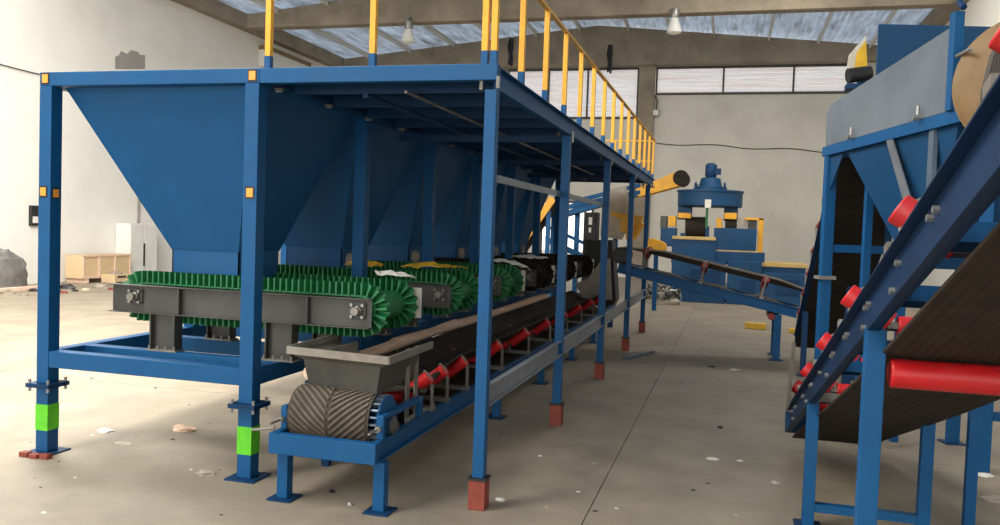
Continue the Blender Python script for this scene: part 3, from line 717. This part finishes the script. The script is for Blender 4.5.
SB('ledge','ledge',672,237.3,716,239,18.05,1.6); SB('ledge','ledge',714,251.5,759,253,18.1,1.5); SB('ledge','ledge',757,264.5,808,266.3,17.9,1.9)
SB('guard_frame','yellow',757,218,764,254,18.3,.1); SB('guard_frame','yellow',745,218,764,220,18.3,.1)
SB('door_panel','navy',740,280,755,296,17.72,.02); SB('door_panel','navy',690,270,720,292,17.68,.02); SB('door_panel','navy',775,280,800,295,17.78,.02)
SB('side_bracket','machine_blue',660,228,676,246,18.2,.6); SB('motor_box','yellow',668,216,676,226,18.4,.4); SB('motor_box','grey_steel',660,216,667,228,18.4,.4)
a=P(685,227,18.3); b=P(705,227,18.3); MB().tube((a.x,18.6,a.z),(b.x,18.6,b.z),.28,24).build('belt_drum','black_rubber',sm,smooth=True)
SB('bearing_block','yellow',678,213,691,218,18.3,.5); SB('bearing_block','yellow',724,213,737,219,18.3,.5); SB('bearing_block','yellow',716,218,722,229,18.3,.4)
a=P(725,225,18.3); b=P(737,225,18.3); MB().tube((a.x,18.5,a.z),(b.x,18.5,b.z),.16,20).build('belt_drum','black_rubber',sm,smooth=True)
SB('motor_box','beige',738,217,748,229,18.4,.4); SB('motor_box','grey_steel',748,218,757,230,18.4,.4)
SB('drum_stand','machine_blue',680,233,684,240,18.3,.5); SB('drum_stand','machine_blue',705,226,709,240,18.3,.5); SB('drum_stand','navy',705,207,709,228,18.25,.08) if 0 else SB('lever','green_rubber',705,207,708.5,228,18.2,.06)
mx=thing('pan_mixer','round blue pan mixer with motor on top above the stepped machine','mixer',(2.6,18.9,2.5))
c=P(709.5,207,18.9); t_=P(709.5,191,18.9); r=(P(742,200,18.9)-P(677,200,18.9)).length/2
h=t_.z-c.z
MB().lathe((c.x,18.9,c.z),(0,0,1),[(0,r*.97),(.02,r),(h-.06,r),(h-.05,r+.03),(h,r+.03),(h+.005,r*.9)],40).build('pan','machine_blue',mx,smooth=True)
MB().lathe((c.x,18.9,t_.z),(0,0,1),[(0,.45),(.10,.45),(.12,.32),(.35,.26),(.37,.17)],24).build('gearbox','machine_blue',mx,smooth=True)
mo=MB().lathe((c.x,18.9,t_.z+.37),(0,0,1),[(0,.13),(.05,.16),(.33,.16),(.36,.14),(.40,.08)],20).build('motor','navy',mx,smooth=True)
MB().box(c.x+.1,c.x+.27,18.75,18.9,t_.z+.45,t_.z+.62).build('terminal_box','navy',mo)
for k in range(4):
    an=math.pi/4+k*math.pi/2; x,y=c.x+r*.62*math.cos(an),18.9+r*.62*math.sin(an)
    MB().lathe((x,y,t_.z),(0,0,1),[(0,.03),(.16,.03)],8).lathe((x,y,t_.z+.16),(1,0,0),[(-.03,.06),(.03,.06)],10).build('lifting_lug','machine_blue',mx)
z0=P(685,219,18.9).z
for x0,x1 in ((678,692),(724,738)):
    a=P(x0,210,18.7); b=P(x1,210,18.7); MB().box(a.x,b.x,18.6,19.0,z0-.02,c.z).build('support_leg','machine_blue',mx,bev=.01)
a=P(705,204,18.05); MB().box(a.x,a.x+.16,18.9-r-.035,18.9-r+.06,a.z-.1,a.z+.12).build('name_plate','plastic_white',mx)
# wooden blocks lying by the machine
tag(MB().box(4.35,4.75,11.6,11.75,0,.09).build('yellow_bar','plastic_yellow',bev=.01),'small yellow bar lying on the floor behind transfer conveyor leg','bar')
tag(MB().box(3.55,3.95,11.9,12.05,0,.12).build('yellow_bar','plastic_yellow',bev=.01),'small yellow bar lying on the floor before transfer conveyor leg','bar')

# ------------------------------------------------------------------ yellow conveyor heads and dark gear behind the walkway
def capsule(t,name,m,x0,y0,x1,y1,Y,rad,dep,par=None,shrink=1.):
    a=P(x0,y0,Y); b=P(x1,y1,Y); d=(b-a); d.y=0; d.normalize(); n=Vector((-d.z,0,d.x)); pts=[]
    for i in range(9): an=math.pi/2+math.pi*i/8; pts.append(a+d*math.cos(an)*rad*shrink+n*math.sin(an)*rad*shrink)
    for i in range(9): an=-math.pi/2+math.pi*i/8; pts.append(b+d*math.cos(an)*rad+n*math.sin(an)*rad)
    return MB().prism(pts,(0,dep,0)).build(name,m,par or t,bev=.01)
yh=thing('conveyor_head','yellow conveyor head with black drum sticking out past the walkway end','conveyor',(1.2,13,3.2))
capsule(yh,'cover','yellow',640,192,680,178,13,.16,.5,shrink=.6)
a=P(681,178,13); MB().tube((a.x,12.95,a.z),(a.x,13.6,a.z),.165,24).build('drum','black_rubber',yh,smooth=True)
a=P(640,192,13); b=P(560,215,13.0); MB().bar(a+Vector((0,.25,0)),b+Vector((0,.25,0)),.4,.12).build('frame_beam','blue',yh)
for q in (.3,.8): 
    p=a.lerp(b,q); MB().box(p.x-.05,p.x+.05,13.2,13.3,0,p.z).build('leg','blue',yh)
gc=thing('guard_cover','yellow rounded belt guard beside grey chute at walkway end','guard',(1,12.3,1.6))
capsule(gc,'cover','yellow',652,244,660,247,14.5,.13,.4)
p=P(656,246,14.5); MB().box(p.x-.05,p.x+.05,14.6,14.7,0,p.z-.12).build('stand','blue',gc)
cl=thing('discharge_chute','beige and yellow discharge chute hanging over the conveyor end','chute',(.8,10.6,1))
def quad(t,name,m,pts,Y,dep):
    q=[P(x,y,Y) for x,y in pts]; return MB().prism(q,(0,dep,0)).build(name,m,t,bev=.006)
quad(cl,'side_plate','beige',[(603,190),(626,186),(632,215),(622,240),(600,236)],11.6,.05)
quad(cl,'flap','beige',[(600,262),(610,258),(612,300),(583,298),(575,284),(588,278)],9.6,.03)
quad(cl,'lip','yellow',[(611,211),(622,214),(643,216),(640,222),(625,232),(620,231),(621,219),(612,216)],11.3,.25)
quad(cl,'side_panel','yellow',[(625,232),(640,222),(644,224),(634,240),(626,240)],11.45,.3)
quad(cl,'chute_box','dark_metal',[(584,240),(612,240),(616,300),(608,315),(590,300)],10.4,.5)
quad(cl,'frame_bar','blue',[(560,206),(640,190),(640,194),(560,211)],11.9,.1)
quad(cl,'frame_bar','blue',[(575,199),(640,183),(640,187),(575,203)],12.0,.1)
quad(cl,'support_post','navy',[(608,255),(613,255),(612,338),(607,338)],10.6,.12)
et=thing('electric_tower','black upright control tower with small white lights behind the walkway','control tower',(-.6,12.5,0))
p0=P(584,212,12.6); p1=P(598,212,12.6)
MB().box(p0.x,p1.x,12.6,12.9,0,p0.z).build('case','dark_metal',et,bev=.01)
for x,y,s in ((590.5,221,.06),(590,230,.04),(589,243,.035),(588,253,.03)):
    p=P(x,y,12.6); MB().box(p.x-s*.6,p.x+s*.6,12.585,12.6,p.z-s*1.3,p.z+s*1.3).build('indicator','bulb',et)
# orange belt lift behind the hoppers, before the doorway
ol=thing('orange_lift','orange inclined belt lift standing before the bright back doorway','conveyor',(-2,15,0))
quad(ol,'side_frame','yellow',[(516,246),(524,246),(556,200),(550,196)],15.2,.06)
quad(ol,'side_frame','yellow',[(512,240),(518,240),(548,198),(543,194)],15.9,.06)
quad(ol,'belt','black_rubber',[(518,250),(522,252),(560,198),(556,195)],15.3,.55)
for x,y in ((519,246),(548,207)):
    p=P(x,y,15.2); MB().box(p.x-.05,p.x+.05,15.25,15.35,0,p.z).build('leg','blue',ol); MB().box(p.x-.05,p.x+.05,15.85,15.95,0,p.z).build('leg','blue',ol)
sr=thing('stair_rail','blue stair stringer leaning before the bright doorway','stairs',(-1.2,17,0))
quad(sr,'stringer','blue',[(545,236),(545,242),(600,268),(600,262)],17,.1); quad(sr,'stringer','blue',[(545,224),(545,227),(590,248),(590,244)],17.5,.06)
p=P(598,265,17); MB().box(p.x-.05,p.x+.05,17,17.1,0,p.z).build('stand','blue',sr); p=P(547,240,17); MB().box(p.x-.05,p.x+.05,17,17.1,0,p.z).build('stand','blue',sr)

# ------------------------------------------------------------------ things along the left wall
cr=thing('plywood_crate','pale plywood crate on runners against the white wall','crate',(-13.1,13.5,0))
cx0,cx1,cy0,cy1=-13.35,-12.75,12.70,14.45
MB().box(cx0+.02,cx1-.02,cy0+.02,cy1-.02,.12,.72).build('panel','plywood',cr)
for y in (cy0,(cy0*2+cy1)/3,(cy0+2*cy1)/3,cy1): MB().box(cx1-.02,cx1+.005,y-.035 if y>cy0 else y,y+.035 if y<cy1 else y,.12,.72).build('batten','wood',cr)
for z in (.12,.68): MB().box(cx1-.02,cx1+.01,cy0,cy1,z,z+.05).build('batten','wood',cr)
for y in (cy0+.1,(cy0+cy1)/2-.05,cy1-.2): MB().box(cx0,cx1,y,y+.1,0,.12).build('runner','wood',cr)
pb=thing('plywood_box','small plywood box with hand slots before the crate','crate',(-12.5,13.5,0))
MB().box(-12.72,-12.3,13.3,13.85,0,.22).build('box_body','plywood',pb,bev=.01)
MB().box(-12.305,-12.295,13.42,13.73,.13,.18).build('hand_slot','dark_metal',pb); MB().lathe((-12.5,13.57,.2),(0,0,1),[(0,.2),(.06,.17),(.09,.08)],16).build('load','rubble',pb)
cb=thing('steel_cabinet','tall off-white steel cabinet standing against the white wall','cabinet',(-13.2,15.25,0))
MB().box(-13.48,-13.0,14.70,15.85,.08,1.56).build('body','white_paint',cb,bev=.01)
for y0,y1 in ((14.72,15.27),(15.29,15.83)):
    d=MB().box(-13.0,-12.98,y0,y1,.12,1.53).build('door','white_paint',cb,bev=.004)
MB().box(-12.98,-12.95,15.24,15.28,.35,1.0).build('handle','dark_metal',cb)
MB().box(-13.45,-13.03,14.73,15.82,0,.08).build('plinth','dark_metal',cb)
tag(MB().tube((-13.45,15.6,1.56),(-13.45,15.6,3.0),.03,8).build('conduit','raw_steel'),'thin conduit rising on the wall behind the off-white cabinet','pipe')
rnd=random.Random(11); rows=[]
def blob(c,sx,sy,sz,seed,n=14,m_=9,am=.18):
    r=random.Random(seed); mb=MB(); vs=[];fs=[]
    for i in range(m_):
        ph=math.pi/2*i/(m_-1)
        for j in range(n):
            a=2*math.pi*j/n; k=1+r.uniform(-am,am)*(1 if i else .3)
            vs.append((c[0]+sx*math.cos(ph)**.5*math.cos(a)*k,c[1]+sy*math.cos(ph)**.5*math.sin(a)*k,c[2]+sz*math.sin(ph)*(1+r.uniform(-am,am)*.5)))
    for i in range(m_-1):
        for j in range(n): fs.append((i*n+j,i*n+(j+1)%n,(i+1)*n+(j+1)%n,(i+1)*n+j))
    fs.append(tuple(range(n-1,-1,-1))); fs.append(tuple(range((m_-1)*n,m_*n)))
    return mb.add(vs,fs)
tag(blob((-12.85,10.2,0),.42,.72,.88,2).build('tarp_bundle','tarp',smooth=True),'rounded grey tarpaulin-wrapped bundle at foot of white wall','bundle')
spots=[]
while len(spots)<24:
    x=rnd.uniform(-12.0,-11.0); y=rnd.uniform(9.2,15.4); s=rnd.uniform(.05,.15)
    if all((x-u)**2+(y-v)**2>(2.6*(s+w))**2 for u,v,w in spots): spots.append((x,y,s))
for k,(x,y,s) in enumerate(spots):
    mm=rnd.choice(['rubble','wood','brick_red','dark_metal','beige'])
    tag(blob((x,y,0),s*1.3,s,s*.7,100+k,8,5,.3).build('debris_piece',mm),'small %s piece among the litter along the foot of white wall'%{'rubble':'rubble','wood':'timber','brick_red':'red brick','dark_metal':'black scrap','beige':'beige scrap'}[mm],'debris','debris along the left wall')
wp_=tag(MB().box(-12.08-.2,-12.14,9.5,10.8,0,.09).build('timber_plank','wood',bev=.01),'pale timber plank on floor before the grey wrapped bundle','timber')
# white box standing in for a bright window, left wall under the eave
a=on_left(266,72,.3); b=on_left(310,63,.3); c_=on_left(290,58.8,.3)
bxo=thing('window_stand_in','white box with tan top edge standing in for a bright window under the eave','window stand-in',(XL,a.y,a.z))
MB().box(XL,XL+.3,a.y,b.y,b.z-.75,b.z).build('body','white_paint',bxo,bev=.01); MB().box(XL,XL+.34,a.y-.03,b.y+.03,b.z,c_.z).build('lid','tan',bxo)
# ------------------------------------------------------------------ litter on the floor
def litter(px,py,s,m,label,seed,group=None,flat=.35):
    d=_f+R_*((px-500)/FPX)-U_*((py-262.5)/FPX); t=-CAM.z/d.z; p=CAM+d*t
    tag(blob((p.x,p.y,0),s,s*.7,s*flat,seed,9,5,.35).build('litter',m),label,'litter',group)
litter(183,430,.10,'wood','crumpled brown paper with white scraps under the front hopper',21)
litter(124,444,.08,'beige','flat grey paper scrap under the front lower beam',22,flat=.15)
litter(105,432,.07,'plastic_white','crumpled white paper scrap under the front lower beam',23)
litter(205,474,.07,'beige','crumpled pale litter near foot of the inner green-banded post',24)
litter(500,500,.035,'plastic_white','tiny white scrap beside the red packing block',25)
litter(712,459,.05,'plastic_white','small white scrap on the open floor by the joint',26,flat=.2)
litter(740,461,.025,'plastic_white','tiny white speck on the open floor beside a larger scrap',27)
litter(667,437,.025,'beige','tiny pale speck beside the floor joint',28)
litter(720,428,.03,'dark_metal','small dark lump on the open floor',29,flat=.6)
litter(712,367,.05,'dark_metal','small dark chip on the floor before the stepped machine',30)
litter(735,370,.07,'plastic_white','small pale scrap on the floor before the stepped machine',31,flat=.2)
litter(776,483,.04,'beige','small beige lump beside inclined conveyor tail',32)
litter(332,492,.025,'dark_metal','small dark nut under the conveyor tail',33,flat=.7)
litter(350,505,.022,'light_steel','small bright nut under the conveyor tail',34,flat=.7)
litter(985,476,.06,'plastic_white','white crumpled scrap at foot of the far blue post',35)
litter(995,500,.10,'beige','tangled pale litter beside the far blue post',36,flat=.2)
k=0
rn=random.Random(5)
for i in range(60):
    px=rn.choice([rn.uniform(0,240),rn.uniform(500,780)]); py=rn.uniform(310,520)
    if px>500 and py<340: continue
    litter(px,py,rn.uniform(.008,.02),rn.choice(['beige','rubble','plastic_white','dark_metal']),'tiny crumb of litter scattered on the concrete floor',200+i,'crumbs on the floor')
tag(MB().bar((1.85,6.75,.02),(2.15,7.6,.02),.09,.04).build('steel_offcut','scuffed_blue'),'short blue-grey steel offcut lying beside a red packing block','offcut')
# wire tangle by the machine foot
c=P(662,300,16.6)
rp=thing('scrap_heap','tangled heap of pale wire and film beyond the walkway end','scrap',(c.x,16.6,0))
blob((c.x,16.6,0),.42,.3,.36,77,12,6,.35).build('film_core','beige',rp)
for k in range(14):
    m=MB(); pts=[]; rr=random.Random(300+k); ph=rr.uniform(0,6)
    for i in range(12): t=i/11*5+ph; pts.append(Vector((c.x+(.25+.25*rr.random())*math.cos(t),16.6+(.2+.2*rr.random())*math.sin(t),.08+.42*rr.random())))
    m.path(pts,.014,5).build('wire','light_steel' if k%2 else 'dark_metal',rp)
# blue legs of the far stand on the right
fs=thing('far_stand','blue low stand with cross tie at the right wall side behind inclined conveyor','stand',(5.3,2.3,0))
MB().box(5.17,5.26,2.25,2.33,.0,1.3).build('leg','blue',fs,bev=.003); MB().box(6.3,6.39,2.25,2.33,0,1.3).build('leg','blue',fs,bev=.003)
MB().box(5.26,6.3,2.27,2.31,.42,.49).build('tie','blue',fs); MB().box(5.17,6.39,2.25,2.33,1.3,1.38).build('top_beam','blue',fs)
